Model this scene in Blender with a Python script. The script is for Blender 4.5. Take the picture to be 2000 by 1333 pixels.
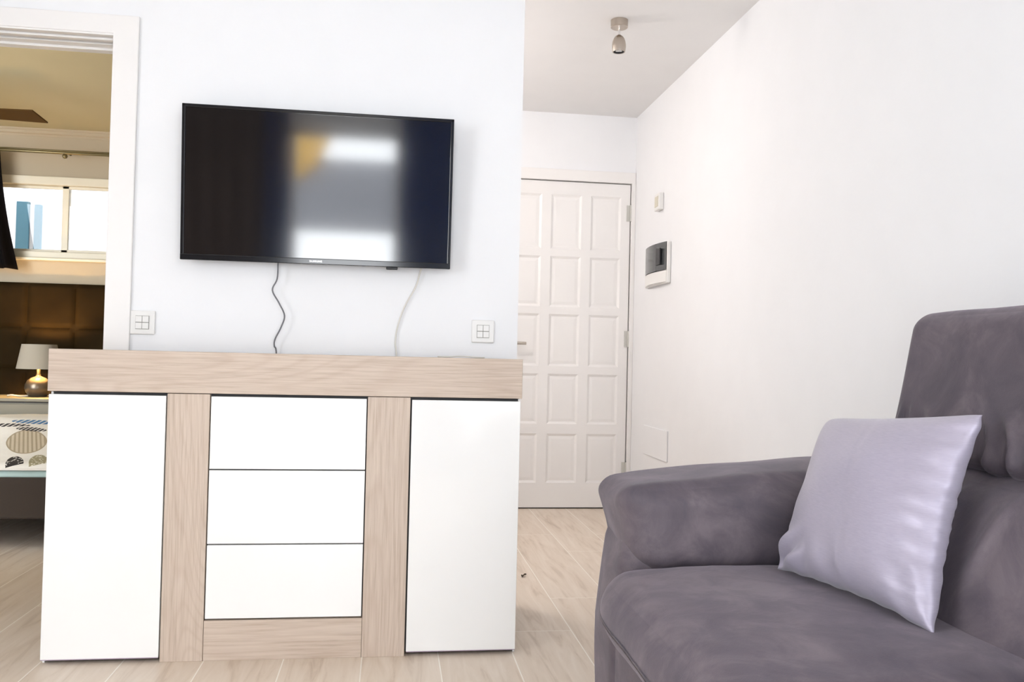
import bpy, bmesh, math, random
from mathutils import Vector, Matrix, noise

# ------------------------------------------------------------------ clear
for o in list(bpy.data.objects):
    bpy.data.objects.remove(o, do_unlink=True)
SC = bpy.context.scene
COL = SC.collection
rnd = random.Random(7)

# ------------------------------------------------------------------ camera
F, YAW, PIT, ROL, CH = 1700.0, .1386, .0196, .0233, .9245
cam_d = bpy.data.cameras.new('camera')
cam_d.sensor_width = 36.0
cam_d.lens = F / 2000.0 * 36.0
cam_d.clip_start = .02
cam = bpy.data.objects.new('camera', cam_d)
COL.objects.link(cam)
fw = Vector((math.sin(YAW) * math.cos(PIT), math.cos(YAW) * math.cos(PIT), math.sin(PIT)))
r0 = Vector((math.cos(YAW), -math.sin(YAW), 0))
u0 = r0.cross(fw)
R_ = r0 * math.cos(ROL) + u0 * math.sin(ROL)
U_ = u0 * math.cos(ROL) - r0 * math.sin(ROL)
M = Matrix((R_, U_, -fw)).transposed().to_4x4()
M.translation = Vector((0, 0, CH))
cam.matrix_world = M
SC.camera = cam

# ------------------------------------------------------------------ world, view
SC.view_settings.view_transform = 'Standard'
SC.view_settings.look = 'None'
SC.view_settings.gamma = 1.0
SC.view_settings.use_curve_mapping = False
SC.view_settings.exposure = 0.0
w = bpy.data.worlds.new('world')
SC.world = w
w.use_nodes = True
bg = w.node_tree.nodes['Background']
bg.inputs[0].default_value = (.93, .965, 1.0, 1)
bg.inputs[1].default_value = 12.7

def portal(name, loc, rot, sx, sy):
    l = bpy.data.lights.new(name, 'AREA')
    l.shape = 'RECTANGLE'; l.size = sx; l.size_y = sy
    l.cycles.is_portal = True
    o = bpy.data.objects.new(name, l); o.location = loc; o.rotation_euler = rot
    COL.objects.link(o)
H = math.pi / 2
BX0, BX1, BZ1 = -.86, .05, 2.16          # balcony door opening in the wall behind
LY0, LY1, LZ0, LZ1 = -1.0, .65, .9, 2.15  # window in the left wall
portal('window_portal', ((BX0 + BX1) / 2, -1.36, BZ1 / 2), (H, 0, 0), BX1 - BX0, BZ1)
portal('window_portal', (1.02, -1.36, 1.1), (H, 0, 0), .8, 2.1)  # second back opening, unseen, added to send light down the hall
portal('window_portal', (-2.66, (LY0 + LY1) / 2, (LZ0 + LZ1) / 2), (0, -H, 0), LZ1 - LZ0, LY1 - LY0)
portal('window_portal', (-2.5, 6.68, 1.84), (-H, 0, 0), 1.4, .5)

# ------------------------------------------------------------------ helpers
def tag(o, label=None, cat=None, group=None, kind=None):
    if label: o['label'] = label
    if cat: o['category'] = cat
    if group: o['group'] = group
    if kind: o['kind'] = kind
    return o

def link(name, me, mat=None, parent=None, smooth=False):
    o = bpy.data.objects.new(name, me)
    COL.objects.link(o)
    if mat:
        me.materials.append(mat)
    if parent:
        o.parent = parent
        o.matrix_parent_inverse = Matrix.Translation(parent.location).inverted()
    if smooth:
        for p in me.polygons:
            p.use_smooth = True
    return o

def empty(name, loc):
    o = bpy.data.objects.new(name, None)
    o.location = loc
    o.empty_display_size = .05
    COL.objects.link(o)
    return o

class MB:
    def __init__(s):
        s.bm = bmesh.new()
    def box(s, x0, x1, y0, y1, z0, z1, bev=0, seg=2):
        r = bmesh.ops.create_cube(s.bm, size=1)
        vs = r['verts']
        for v in vs:
            v.co = Vector(((x0 + x1) / 2 + v.co.x * (x1 - x0), (y0 + y1) / 2 + v.co.y * (y1 - y0), (z0 + z1) / 2 + v.co.z * (z1 - z0)))
        if bev:
            es = set(e for v in vs for e in v.link_edges)
            bmesh.ops.bevel(s.bm, geom=list(es), offset=bev, segments=seg, profile=.5, affect='EDGES')
        return s
    def lathe(s, prof, c=(0, 0, 0), n=32, axis='Z'):
        """prof: list of (radius, height)"""
        rings = []
        for r, h in prof:
            ring = []
            if r < 1e-6:
                ring = [s.bm.verts.new(s._ax((0, 0, h), axis, c))]
            else:
                for k in range(n):
                    a = 2 * math.pi * k / n
                    ring.append(s.bm.verts.new(s._ax((r * math.cos(a), r * math.sin(a), h), axis, c)))
            rings.append(ring)
        for a, b in zip(rings, rings[1:]):
            for k in range(n):
                k2 = (k + 1) % n
                if len(a) == 1 and len(b) == 1: continue
                if len(a) == 1: f = (a[0], b[k2], b[k])
                elif len(b) == 1: f = (a[k], a[k2], b[0])
                else: f = (a[k], a[k2], b[k2], b[k])
                try: s.bm.faces.new(f)
                except ValueError: pass
        return s
    @staticmethod
    def _ax(p, axis, c):
        x, y, z = p
        if axis == 'X': p = (z, x, y)
        elif axis == 'Y': p = (y, z, x)
        return Vector(p) + Vector(c)
    def tube(s, pts, r, n=8, cap=True, sub=6):
        pts = [Vector(p) for p in pts]
        if sub > 1 and len(pts) > 2:
            out = []
            P = [pts[0]] + pts + [pts[-1]]
            for i in range(1, len(P) - 2):
                for k in range(sub):
                    t = k / sub
                    p0, p1, p2, p3 = P[i - 1], P[i], P[i + 1], P[i + 2]
                    out.append(.5 * ((2 * p1) + (p2 - p0) * t + (2 * p0 - 5 * p1 + 4 * p2 - p3) * t * t + (3 * p1 - p0 - 3 * p2 + p3) * t ** 3))
            out.append(pts[-1]); pts = out
        rings = []
        for i, p in enumerate(pts):
            t = (pts[min(i + 1, len(pts) - 1)] - pts[max(i - 1, 0)]).normalized()
            a = Vector((0, 1, 0)) if abs(t.y) < .9 else Vector((1, 0, 0))
            e1 = t.cross(a).normalized(); e2 = t.cross(e1)
            rings.append([s.bm.verts.new(p + r * (math.cos(2 * math.pi * k / n) * e1 + math.sin(2 * math.pi * k / n) * e2)) for k in range(n)])
        for a, b in zip(rings, rings[1:]):
            for k in range(n):
                s.bm.faces.new((a[k], a[(k + 1) % n], b[(k + 1) % n], b[k]))
        if cap:
            s.bm.faces.new(rings[0]); s.bm.faces.new(rings[-1][::-1])
        return s
    def prism(s, poly, axis, a, b):
        """poly of 2-D points extruded along axis from a to b; X: (y,z), Y: (x,z), Z: (x,y)"""
        def mk(p, t):
            if axis == 'X': return Vector((t, p[0], p[1]))
            if axis == 'Y': return Vector((p[0], t, p[1]))
            return Vector((p[0], p[1], t))
        A = [s.bm.verts.new(mk(p, a)) for p in poly]; B = [s.bm.verts.new(mk(p, b)) for p in poly]
        n = len(poly)
        for k in range(n):
            s.bm.faces.new((A[k], A[(k + 1) % n], B[(k + 1) % n], B[k]))
        s.bm.faces.new(A[::-1]); s.bm.faces.new(B)
        return s
    def build(s, name, mat, parent=None, smooth=False, kind=None):
        bmesh.ops.recalc_face_normals(s.bm, faces=s.bm.faces)
        me = bpy.data.meshes.new(name)
        s.bm.to_mesh(me); s.bm.free()
        o = link(name, me, mat, parent, smooth)
        if kind: o['kind'] = kind
        return o

def shade_auto(o, ang=35):
    me = o.data
    bm = bmesh.new(); bm.from_mesh(me)
    for f in bm.faces: f.smooth = True
    for e in bm.edges:
        if len(e.link_faces) == 2 and e.calc_face_angle(0) > math.radians(ang):
            e.smooth = False
    bm.to_mesh(me); bm.free()
    return o

def puff(name, x0, x1, y0, y1, z0, z1, r, mat, parent, fn=None, n=24, bulge=(0, 0, 0)):
    """soft upholstered block: rounded box whose faces bulge; fn(p, uvw) moves every vertex further"""
    bm = bmesh.new()
    half = Vector(((x1 - x0) / 2, (y1 - y0) / 2, (z1 - z0) / 2)); c = Vector(((x0 + x1) / 2, (y0 + y1) / 2, (z0 + z1) / 2))
    def warp(t):  # more rows near the edges
        return math.copysign(1 - (1 - abs(t)) ** 1.5, t)
    verts = {}
    def vert(u, v, w_):
        k = (round(u, 5), round(v, 5), round(w_, 5))
        if k in verts: return verts[k]
        q = Vector((u * half.x, v * half.y, w_ * half.z))
        inner = Vector([max(-h + r, min(h - r, a)) for a, h in zip(q, half)])
        d = q - inner
        if d.length > 1e-9: d.normalize()
        p = inner + d * r
        b = Vector((math.copysign(1, u) * bulge[0] * (1 - v * v) * (1 - w_ * w_) * abs(u) ** 3,
                    math.copysign(1, v) * bulge[1] * (1 - u * u) * (1 - w_ * w_) * abs(v) ** 3,
                    math.copysign(1, w_) * bulge[2] * (1 - u * u) * (1 - v * v) * abs(w_) ** 3))
        p = p + b + c
        if fn: p = fn(p, (u, v, w_))
        verts[k] = bm.verts.new(p)
        return verts[k]
    ts = [warp(-1 + 2 * i / n) for i in range(n + 1)]
    for ax in range(3):
        for sgn in (-1, 1):
            for i in range(n):
                for j in range(n):
                    q = []
                    for a, b in ((ts[i], ts[j]), (ts[i + 1], ts[j]), (ts[i + 1], ts[j + 1]), (ts[i], ts[j + 1])):
                        t = [0, 0, 0]; t[ax] = sgn; t[(ax + 1) % 3] = a; t[(ax + 2) % 3] = b
                        q.append(vert(*t))
                    try: bm.faces.new(q)
                    except ValueError: pass
    bmesh.ops.recalc_face_normals(bm, faces=bm.faces)
    me = bpy.data.meshes.new(name); bm.to_mesh(me); bm.free()
    return link(name, me, mat, parent, True)

# ------------------------------------------------------------------ materials
class NT:
    def __init__(s, name):
        s.m = bpy.data.materials.new(name); s.m.use_nodes = True
        s.t = s.m.node_tree; s.b = s.t.nodes['Principled BSDF']; s.out = s.t.nodes['Material Output']
    def n(s, kind, **kw):
        nd = s.t.nodes.new(kind)
        for k, v in kw.items():
            if k.startswith('i_'):
                nd.inputs[k[2:].replace('_', ' ')].default_value = v
            else: setattr(nd, k, v)
        return nd
    def l(s, a, b): s.t.links.new(a, b)
    def coord(s, scale=(1, 1, 1), loc=(0, 0, 0), rot=(0, 0, 0)):
        tc = s.n('ShaderNodeTexCoord'); mp = s.n('ShaderNodeMapping')
        mp.inputs['Scale'].default_value = scale; mp.inputs['Location'].default_value = loc; mp.inputs['Rotation'].default_value = rot
        s.l(tc.outputs['Object'], mp.inputs[0]); return mp.outputs[0]
    def noise(s, vec, scale, detail=4, rough=.5, dist=0):
        nd = s.n('ShaderNodeTexNoise'); nd.inputs['Scale'].default_value = scale; nd.inputs['Detail'].default_value = detail
        nd.inputs['Roughness'].default_value = rough; nd.inputs['Distortion'].default_value = dist
        s.l(vec, nd.inputs['Vector']); return nd.outputs['Fac']
    def ramp(s, fac, stops):
        nd = s.n('ShaderNodeValToRGB'); cr = nd.color_ramp
        while len(cr.elements) > 1: cr.elements.remove(cr.elements[-1])
        cr.elements[0].position = stops[0][0]; cr.elements[0].color = (*stops[0][1], 1)
        for p, c in stops[1:]:
            e = cr.elements.new(p); e.color = (*c, 1)
        s.l(fac, nd.inputs[0]); return nd.outputs[0]
    def math(s, op, a, b=None, c=None, clamp=False):
        nd = s.n('ShaderNodeMath', operation=op); nd.use_clamp = clamp
        for i, v in enumerate((a, b, c)):
            if v is None: continue
            if isinstance(v, (int, float)): nd.inputs[i].default_value = v
            else: s.l(v, nd.inputs[i])
        return nd.outputs[0]
    def mix(s, fac, a, b, mode='MIX'):
        nd = s.n('ShaderNodeMix', data_type='RGBA', blend_type=mode)
        for i, v in ((0, fac), (6, a), (7, b)):
            if isinstance(v, (int, float)): nd.inputs[i].default_value = v
            elif isinstance(v, tuple): nd.inputs[i].default_value = (*v, 1) if len(v) == 3 else v
            else: s.l(v, nd.inputs[i])
        return nd.outputs[2]
    def bump(s, h, strength, dist=.002):
        nd = s.n('ShaderNodeBump'); nd.inputs['Strength'].default_value = strength; nd.inputs['Distance'].default_value = dist
        s.l(h, nd.inputs['Height']); s.l(nd.outputs[0], s.b.inputs['Normal'])

def plain(name, col, rough=.5, metal=0, spec=.5, bump=0, bscale=200):
    m = NT(name); m.b.inputs['Base Color'].default_value = (*col, 1)
    m.b.inputs['Roughness'].default_value = rough; m.b.inputs['Metallic'].default_value = metal
    m.b.inputs['Specular IOR Level'].default_value = spec
    c = m.coord()
    f = m.noise(c, 6, 3)
    col2 = tuple(x * .96 for x in col)
    m.l(m.mix(f, col, col2), m.b.inputs['Base Color'])
    if bump:
        m.bump(m.noise(c, bscale, 3), bump)
    return m.m

WALL = plain('wall_paint', (.85, .855, .87), .75, bump=.12, bscale=60)
CEIL = plain('ceiling_paint', (.84, .83, .825), .8, bump=.1, bscale=50)
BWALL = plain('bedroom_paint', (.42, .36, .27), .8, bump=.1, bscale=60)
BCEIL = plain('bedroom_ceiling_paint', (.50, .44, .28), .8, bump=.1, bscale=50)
WOODW = plain('white_lacquered_wood', (.85, .83, .815), .4)
CREAM = plain('cream_frame', (.62, .58, .47), .4)
PLAST = plain('white_plastic', (.80, .79, .77), .35)
PLASTG = plain('groove_plastic', (.33, .32, .30), .6)
GLOSSW = plain('white_gloss_front', (.86, .855, .84), .12)
CARC = plain('dark_carcass', (.02, .02, .022), .6)
DARKEDGE = plain('purple_edge_strip', (.42, .33, .42), .5)
BLACKG = plain('black_gloss_bezel', (.012, .012, .014), .12)
BLACKM = plain('black_plastic', (.02, .02, .022), .5)
STEEL = plain('brushed_steel', (.52, .46, .40), .28, 1)
CHROME = plain('chrome', (.85, .85, .85), .08, 1)
BRASS = plain('bronze_rod', (.20, .17, .09), .35, .7)
GREYCAB = plain('grey_cable', (.16, .16, .17), .5)
WHITECAB = plain('white_cable', (.70, .68, .62), .45)
CURT = plain('dark_curtain_cloth', (.005, .004, .004), .95, spec=.05)
BEDBASE = plain('brown_bed_fabric', (.034, .023, .016), .9, bump=.5, bscale=600)
SHEET = plain('aqua_sheet', (.42, .56, .55), .85)
BLADE = plain('fan_blade_wood', (.07, .036, .010), .8, spec=.1)
AWN = plain('grey_awning_cloth', (.34, .35, .38), .9)
AMBER = plain('amber_cloth', (.85, .55, .16), .9)
OUTW = plain('outside_render', (.80, .80, .80), .9)
BLUE = plain('blue_shutter_paint', (.065, .16, .205), .8)
SHADE = plain('lamp_shade_cloth', (.34, .31, .26), .9)
DEBRIS = plain('dry_leaf', (.06, .04, .02), .9)
HINGE = plain('hinge_white_metal', (.55, .54, .50), .35)
SHADOWG = plain('door_gap_shade', (.08, .07, .065), .8)  # near-black colour that paints in the shade of door gaps

def mat_wood(name, axis):
    m = NT(name)
    if axis == 'X': sc = (1.2, 34, 34); sc2 = (.8, 6, 6)
    else: sc = (34, 34, 1.2); sc2 = (6, 6, .8)
    c1 = m.coord(sc, (3.1, 1.7, .4)); c2 = m.coord(sc2, (.3, 0, .2))
    big = m.noise(c2, .9, 1, .4, .2)
    fine = m.noise(c1, 5, 5, .6, .1)
    # cathedral growth rings: contours of a stretched noise field
    rings = m.math('SINE', m.math('MULTIPLY', big, 150))
    rings = m.math('MULTIPLY_ADD', rings, .5, .5)
    rings = m.math('POWER', rings, 4)
    base = m.ramp(fine, [(.25, (.41, .32, .25)), (.5, (.53, .43, .35)), (.75, (.60, .50, .415))])
    col = m.mix(m.math('MULTIPLY', rings, .26), base, (.40, .295, .225))
    m.l(col, m.b.inputs['Base Color'])
    m.b.inputs['Roughness'].default_value = .5
    m.bump(fine, .15, .001)
    return m.m
WOODX = mat_wood('light_oak_grain_lengthwise', 'X')
WOODZ = mat_wood('light_oak_grain_upright', 'Z')

def mat_floor():
    m = NT('wood_look_floor_tile')
    tc = m.n('ShaderNodeTexCoord'); sep = m.n('ShaderNodeSeparateXYZ'); m.l(tc.outputs['Object'], sep.inputs[0])
    cmb = m.n('ShaderNodeCombineXYZ')
    m.l(m.math('ADD', sep.outputs[1], -3.324 + 1.2 * 6), cmb.inputs[0]); m.l(m.math('ADD', sep.outputs[0], .062 + .2325 * 30), cmb.inputs[1])
    br = m.n('ShaderNodeTexBrick'); m.l(cmb.outputs[0], br.inputs['Vector'])
    br.offset = .33; br.offset_frequency = 2
    for k, v in (('Scale', 1), ('Mortar Size', .0022), ('Mortar Smooth', .3), ('Bias', 0), ('Brick Width', 1.2), ('Row Height', .2325)):
        br.inputs[k].default_value = v
    br.inputs['Color1'].default_value = (.0, .0, .0, 1); br.inputs['Color2'].default_value = (1, 1, 1, 1); br.inputs['Mortar'].default_value = (.5, .5, .5, 1)
    # per tile shift of the grain
    mp = m.n('ShaderNodeMapping'); mp.inputs['Scale'].default_value = (13, 1.2, 1)
    m.l(tc.outputs['Object'], mp.inputs[0])
    vadd = m.n('ShaderNodeVectorMath', operation='ADD')
    sc = m.n('ShaderNodeVectorMath', operation='SCALE'); sc.inputs['Scale'].default_value = 7.0
    m.l(br.outputs['Color'], sc.inputs[0]); m.l(mp.outputs[0], vadd.inputs[0]); m.l(sc.outputs[0], vadd.inputs[1])
    g = m.noise(vadd.outputs[0], 2.0, 7, .6, .9)
    col = m.ramp(g, [(.25, (.48, .37, .275)), (.45, (.68, .57, .46)), (.7, (.77, .67, .565))])
    col = m.mix(m.math('MULTIPLY', br.outputs['Color'], .25), col, (.60, .49, .39))
    col = m.mix(br.outputs['Fac'], col, (.88, .82, .73))
    m.l(col, m.b.inputs['Base Color'])
    m.b.inputs['Roughness'].default_value = .38
    m.bump(m.math('MULTIPLY', br.outputs['Fac'], -1), .3, .001)
    return m.m
FLOOR = mat_floor()

def mat_suede():
    m = NT('mauve_grey_microfibre')
    c = m.coord()
    n1 = m.noise(c, 8, 7, .65, .6); n2 = m.noise(c, 2.2, 3, .5, .3); n3 = m.noise(c, 420, 3, .6)
    f = m.math('ADD', m.math('MULTIPLY', n1, .6), m.math('MULTIPLY', n2, .4))
    col = m.ramp(f, [(.36, (.062, .053, .068)), (.5, (.100, .082, .098)), (.62, (.158, .130, .145))])
    m.l(col, m.b.inputs['Base Color'])
    m.b.inputs['Roughness'].default_value = .62
    m.b.inputs['Sheen Weight'].default_value = .25
    m.b.inputs['Sheen Roughness'].default_value = .4
    m.b.inputs['Sheen Tint'].default_value = (.75, .68, .78, 1)
    m.b.inputs['Specular IOR Level'].default_value = .35
    m.bump(m.math('ADD', n3, m.math('MULTIPLY', m.noise(c, 45, 4, .6, 1.2), .9)), .35, .0012)
    return m.m
SUEDE = mat_suede()

def mat_satin():
    m = NT('lilac_satin')
    c = m.coord((1, 60, 260))
    c2 = m.coord((260, 260, 1))
    th = m.noise(m.coord((22, 30, 420)), 2.2, 3, .6)
    col = m.ramp(th, [(.3, (.36, .33, .415)), (.7, (.42, .385, .47))])
    m.l(col, m.b.inputs['Base Color'])
    m.b.inputs['Roughness'].default_value = .42
    m.b.inputs['Metallic'].default_value = .25
    m.b.inputs['Sheen Weight'].default_value = .3
    m.bump(th, .12, .0006)
    return m.m
SATIN = mat_satin()

def mat_screen():
    m = NT('matt_black_screen')
    m.b.inputs['Base Color'].default_value = (.008, .007, .007, 1)
    m.b.inputs['Roughness'].default_value = .08
    m.b.inputs['IOR'].default_value = 1.9
    return m.m
SCREEN = mat_screen()

def mat_glass(name, tint=(1, 1, 1)):
    m = NT(name)
    m.t.nodes.remove(m.b)
    tr = m.n('ShaderNodeBsdfTransparent'); tr.inputs[0].default_value = (*tint, 1)
    gl = m.n('ShaderNodeBsdfGlossy'); gl.inputs['Roughness'].default_value = .02
    fr = m.n('ShaderNodeFresnel'); fr.inputs[0].default_value = 1.45
    mx = m.n('ShaderNodeMixShader'); m.l(fr.outputs[0], mx.inputs[0]); m.l(tr.outputs[0], mx.inputs[1]); m.l(gl.outputs[0], mx.inputs[2])
    m.l(mx.outputs[0], m.out.inputs[0])
    return m.m
GLASS = mat_glass('window_glass', (.62, .62, .64))

def mat_smoke():
    m = NT('smoked_plastic_flap')
    m.b.inputs['Base Color'].default_value = (.055, .06, .062, 1)
    m.b.inputs['Roughness'].default_value = .1
    return m.m
SMOKE = mat_smoke()

def mat_headboard():
    m = NT('dark_brown_upholstery')
    c = m.coord()
    col = m.ramp(m.noise(c, 5, 4), [(.3, (.012, .0068, .0016)), (.7, (.020, .0115, .003))])
    m.l(col, m.b.inputs['Base Color'])
    m.b.inputs['Roughness'].default_value = .75
    m.b.inputs['Specular IOR Level'].default_value = .06
    m.bump(m.noise(c, 500, 2), .2, .001)
    return m.m
HEADB = mat_headboard()

def mat_bulb(name, col, s):
    m = NT(name)
    m.b.inputs['Emission Color'].default_value = (*col, 1); m.b.inputs['Emission Strength'].default_value = s
    return m.m
BULB = mat_bulb('warm_bulb', (1, .62, .25), 60)
FANGL = mat_bulb('fan_lamp_glass', (1, .78, .5), 1.5)

def mat_lampbody():
    m = NT('mercury_glass_lamp_body')
    tc = m.n('ShaderNodeTexCoord'); sep = m.n('ShaderNodeSeparateXYZ'); m.l(tc.outputs['Object'], sep.inputs[0])
    col = m.mix(m.noise(m.coord(), 20, 3), (.13, .105, .08), (.20, .165, .125))
    m.l(col, m.b.inputs['Base Color'])
    m.b.inputs['Metallic'].default_value = .7; m.b.inputs['Roughness'].default_value = .3
    return m.m
LAMPB = mat_lampbody()

def mat_duvet():
    """white cover printed with leaves and pebbles; the motifs are laid out on the cloth in metres"""
    m = NT('printed_duvet_cover')
    tc = m.n('ShaderNodeTexCoord'); sep = m.n('ShaderNodeSeparateXYZ'); m.l(tc.outputs['Object'], sep.inputs[0])
    X, Y = sep.outputs[0], sep.outputs[1]
    def ell(cx, cy, rx, ry, rot=0):
        dx = m.math('ADD', X, -cx); dy = m.math('ADD', Y, -cy)
        ca, sa = math.cos(rot), math.sin(rot)
        a = m.math('ADD', m.math('MULTIPLY', dx, ca / rx), m.math('MULTIPLY', dy, sa / rx))
        b = m.math('ADD', m.math('MULTIPLY', dx, -sa / ry), m.math('MULTIPLY', dy, ca / ry))
        d = m.math('ADD', m.math('MULTIPLY', a, a), m.math('MULTIPLY', b, b))
        return d, a, b
    def inside(d, t=1.0): return m.math('LESS_THAN', d, t)
    col = m.mix(m.noise(m.coord(), 9, 3), (.72, .70, .66), (.80, .78, .74))
    # striped pebbles
    for cx, cy, rx, ry, c, line in DUVET['pebbles']:
        d, a, b = ell(cx, cy, rx, ry, .375)
        st = m.math('GREATER_THAN', m.math('SINE', m.math('MULTIPLY', a, 30)), .2)
        body = m.mix(st, c, line)
        body = m.mix(m.math('GREATER_THAN', d, .86), body, line)
        col = m.mix(inside(d), col, body)
    # dotted domes
    for cx, cy, rx, ry, c, dot in DUVET['domes']:
        d, a, b = ell(cx, cy, rx, ry, .375)
        vo = m.n('ShaderNodeTexVoronoi'); vo.inputs['Scale'].default_value = 75; m.l(m.coord(), vo.inputs['Vector'])
        body = m.mix(m.math('LESS_THAN', vo.outputs['Distance'], .33), c, dot)
        mask = m.math('MULTIPLY', inside(d), m.math('GREATER_THAN', b, -.15))
        col = m.mix(mask, col, body)
    for cx, cy, rx, ry, rot, c in DUVET['leaves']:
        d, a, b = ell(cx, cy, rx, ry, rot)
        st = m.math('GREATER_THAN', m.math('ABSOLUTE', m.math('SINE', m.math('MULTIPLY', a, 12))), .45)
        mask = m.math('MULTIPLY', inside(d), st)
        col = m.mix(mask, col, c)
    m.l(col, m.b.inputs['Base Color']); m.b.inputs['Roughness'].default_value = .85
    m.bump(m.noise(m.coord(), 25, 4), .3, .006)
    return m.m
DUVET = {
    'pebbles': [(-1.752, 4.56, .088, .20, (.56, .49, .38), (.36, .30, .21)), (-2.45, 4.62, .12, .2, (.56, .49, .38), (.36, .30, .21))],
    'domes': [(-1.672, 4.225, .036, .115, (.015, .012, .012), (.7, .68, .64)), (-1.573, 4.235, .040, .13, (.30, .27, .17), (.65, .62, .52)), (-2.1, 4.35, .05, .12, (.015, .012, .012), (.7, .68, .64))],
    'leaves': [(-1.95, 4.84, .11, .032, -.1, (.03, .03, .035)), (-1.81, 4.765, .075, .035, -.1, (.03, .03, .035)), (-1.86, 4.92, .11, .045, -.1, (.05, .17, .36)), (-2.3, 4.9, .11, .05, -.1, (.05, .17, .36))],
}

# ------------------------------------------------------------------ measures of the place
ZC = 2.457
YF, YFB = 3.13, 3.27      # wall that carries the television
XC = .456                 # its free end
YB = 5.30                 # end of the hall
XR = 1.502
XL, YN = -2.6, -1.3       # left wall and balcony wall (behind the viewer)
BXL, BYB = -4.2, 6.5      # bedroom
BXR = -.78             # bedroom's right wall; beyond it an unseen recess, added to brighten the hall
DX0, DX1, DZ = -1.84, -.96, 2.003   # bedroom doorway

def S(name, mb, mat, smooth=False):
    o = mb.build(name, mat, None, smooth); o['kind'] = 'structure'; return o

S('floor', MB().box(BXL - .15, XR + .15, YN - .15, BYB + .15, -.1, 0), FLOOR)
S('ceiling', MB().box(XL - .12, XR + .15, YN - .15, YF, ZC, ZC + .12).box(BXR + .1, XR + .15, YF, YB + .12, ZC, ZC + .12), CEIL)
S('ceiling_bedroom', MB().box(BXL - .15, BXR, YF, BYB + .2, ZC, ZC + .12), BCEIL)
# television wall with the bedroom doorway
S('wall_front', MB().box(DX1, XC, YF, YFB, 0, ZC).box(DX0, DX1, YF, YFB, DZ + .05, ZC).box(XL - .12, DX0, YF, YFB, 0, ZC), WALL)
S('wall_right', MB().box(XR, XR + .15, YN - .15, YB + .12, 0, ZC), WALL)
S('wall_hall_end', MB().box(BXR + .1, XR, YB, YB + .12, 2.06, ZC).box(BXR + .1, .60, YB, YB + .12, 0, 2.06).box(.60, XR, YB + .06, YB + .12, 0, 2.06), WALL)
S('wall_recess_side', MB().box(BXR, BXR + .1, YFB, YB + .12, 0, ZC), WALL)  # side of the unseen recess that was added for its lamp
S('wall_left', MB().box(XL - .12, XL, YN, LY0, 0, ZC).box(XL - .12, XL, LY1, YF, 0, ZC).box(XL - .12, XL, LY0, LY1, 0, LZ0).box(XL - .12, XL, LY0, LY1, LZ1, ZC), WALL)
S('wall_back', MB().box(XL - .12, BX0, YN - .15, YN, 0, ZC).box(BX1, .62, YN - .15, YN, 0, ZC).box(1.42, XR, YN - .15, YN, 0, ZC).box(BX0, 1.42, YN - .15, YN, BZ1, ZC), WALL)
# bedroom
WX0, WX1, WZ0, WZ1 = -3.3, -1.45, 1.565, 2.095
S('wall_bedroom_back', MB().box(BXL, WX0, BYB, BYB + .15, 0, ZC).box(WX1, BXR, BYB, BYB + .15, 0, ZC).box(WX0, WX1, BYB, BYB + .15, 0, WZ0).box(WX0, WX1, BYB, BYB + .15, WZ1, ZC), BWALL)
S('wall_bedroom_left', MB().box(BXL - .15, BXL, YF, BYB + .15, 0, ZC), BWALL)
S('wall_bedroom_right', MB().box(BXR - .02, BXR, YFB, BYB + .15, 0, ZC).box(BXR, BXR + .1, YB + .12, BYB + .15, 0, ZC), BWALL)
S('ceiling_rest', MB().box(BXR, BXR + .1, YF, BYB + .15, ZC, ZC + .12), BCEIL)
S('trim_1', MB().prism([(BYB, 2.405), (BYB - .006, 2.405), (BYB - .009, 2.418), (BYB - .022, 2.424), (BYB - .026, 2.442), (BYB - .034, 2.446), (BYB - .036, ZC), (BYB, ZC)], 'X', BXL, BXR - .02), BWALL)

# bedroom doorway: casing and grooved pocket-door head
cs = MB()
cs.box(DX1 - .006, DX1 + .078, YF - .014, YF, 0, 2.068, .003)
cs.box(DX0 - .078, DX0, YF - .014, YF, 0, 2.068, .003)
cs.box(DX0, DX1, YF - .014, YF, DZ, 2.068, .003)
cs.box(DX1 - .006, DX1, YF - .001, YFB + .01, 0, DZ)
cs.box(DX0, DX0 + .012, YF, YFB, 0, DZ)
S('trim_2', cs, WOODW)
hd = MB()
hd.box(DX0, DX1, YF - .010, YF + .018, DZ - .006, DZ + .05, .003)
hd.box(DX0, DX1, YF + .024, YF + .052, DZ - .012, DZ + .05, .004)
hd.box(DX0, DX1, YF + .074, YF + .112, DZ - .012, DZ + .05, .002)
hd.box(DX0, DX1, YF + .112, YFB + .012, DZ - .020, DZ + .05, .003)
S('trim_3', hd, WOODW)
S('trim_4', MB().box(DX0, DX1, YF + .018, YF + .112, DZ + .028, DZ + .05), SHADOWG)  # slot shade painted as a dark strip

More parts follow.
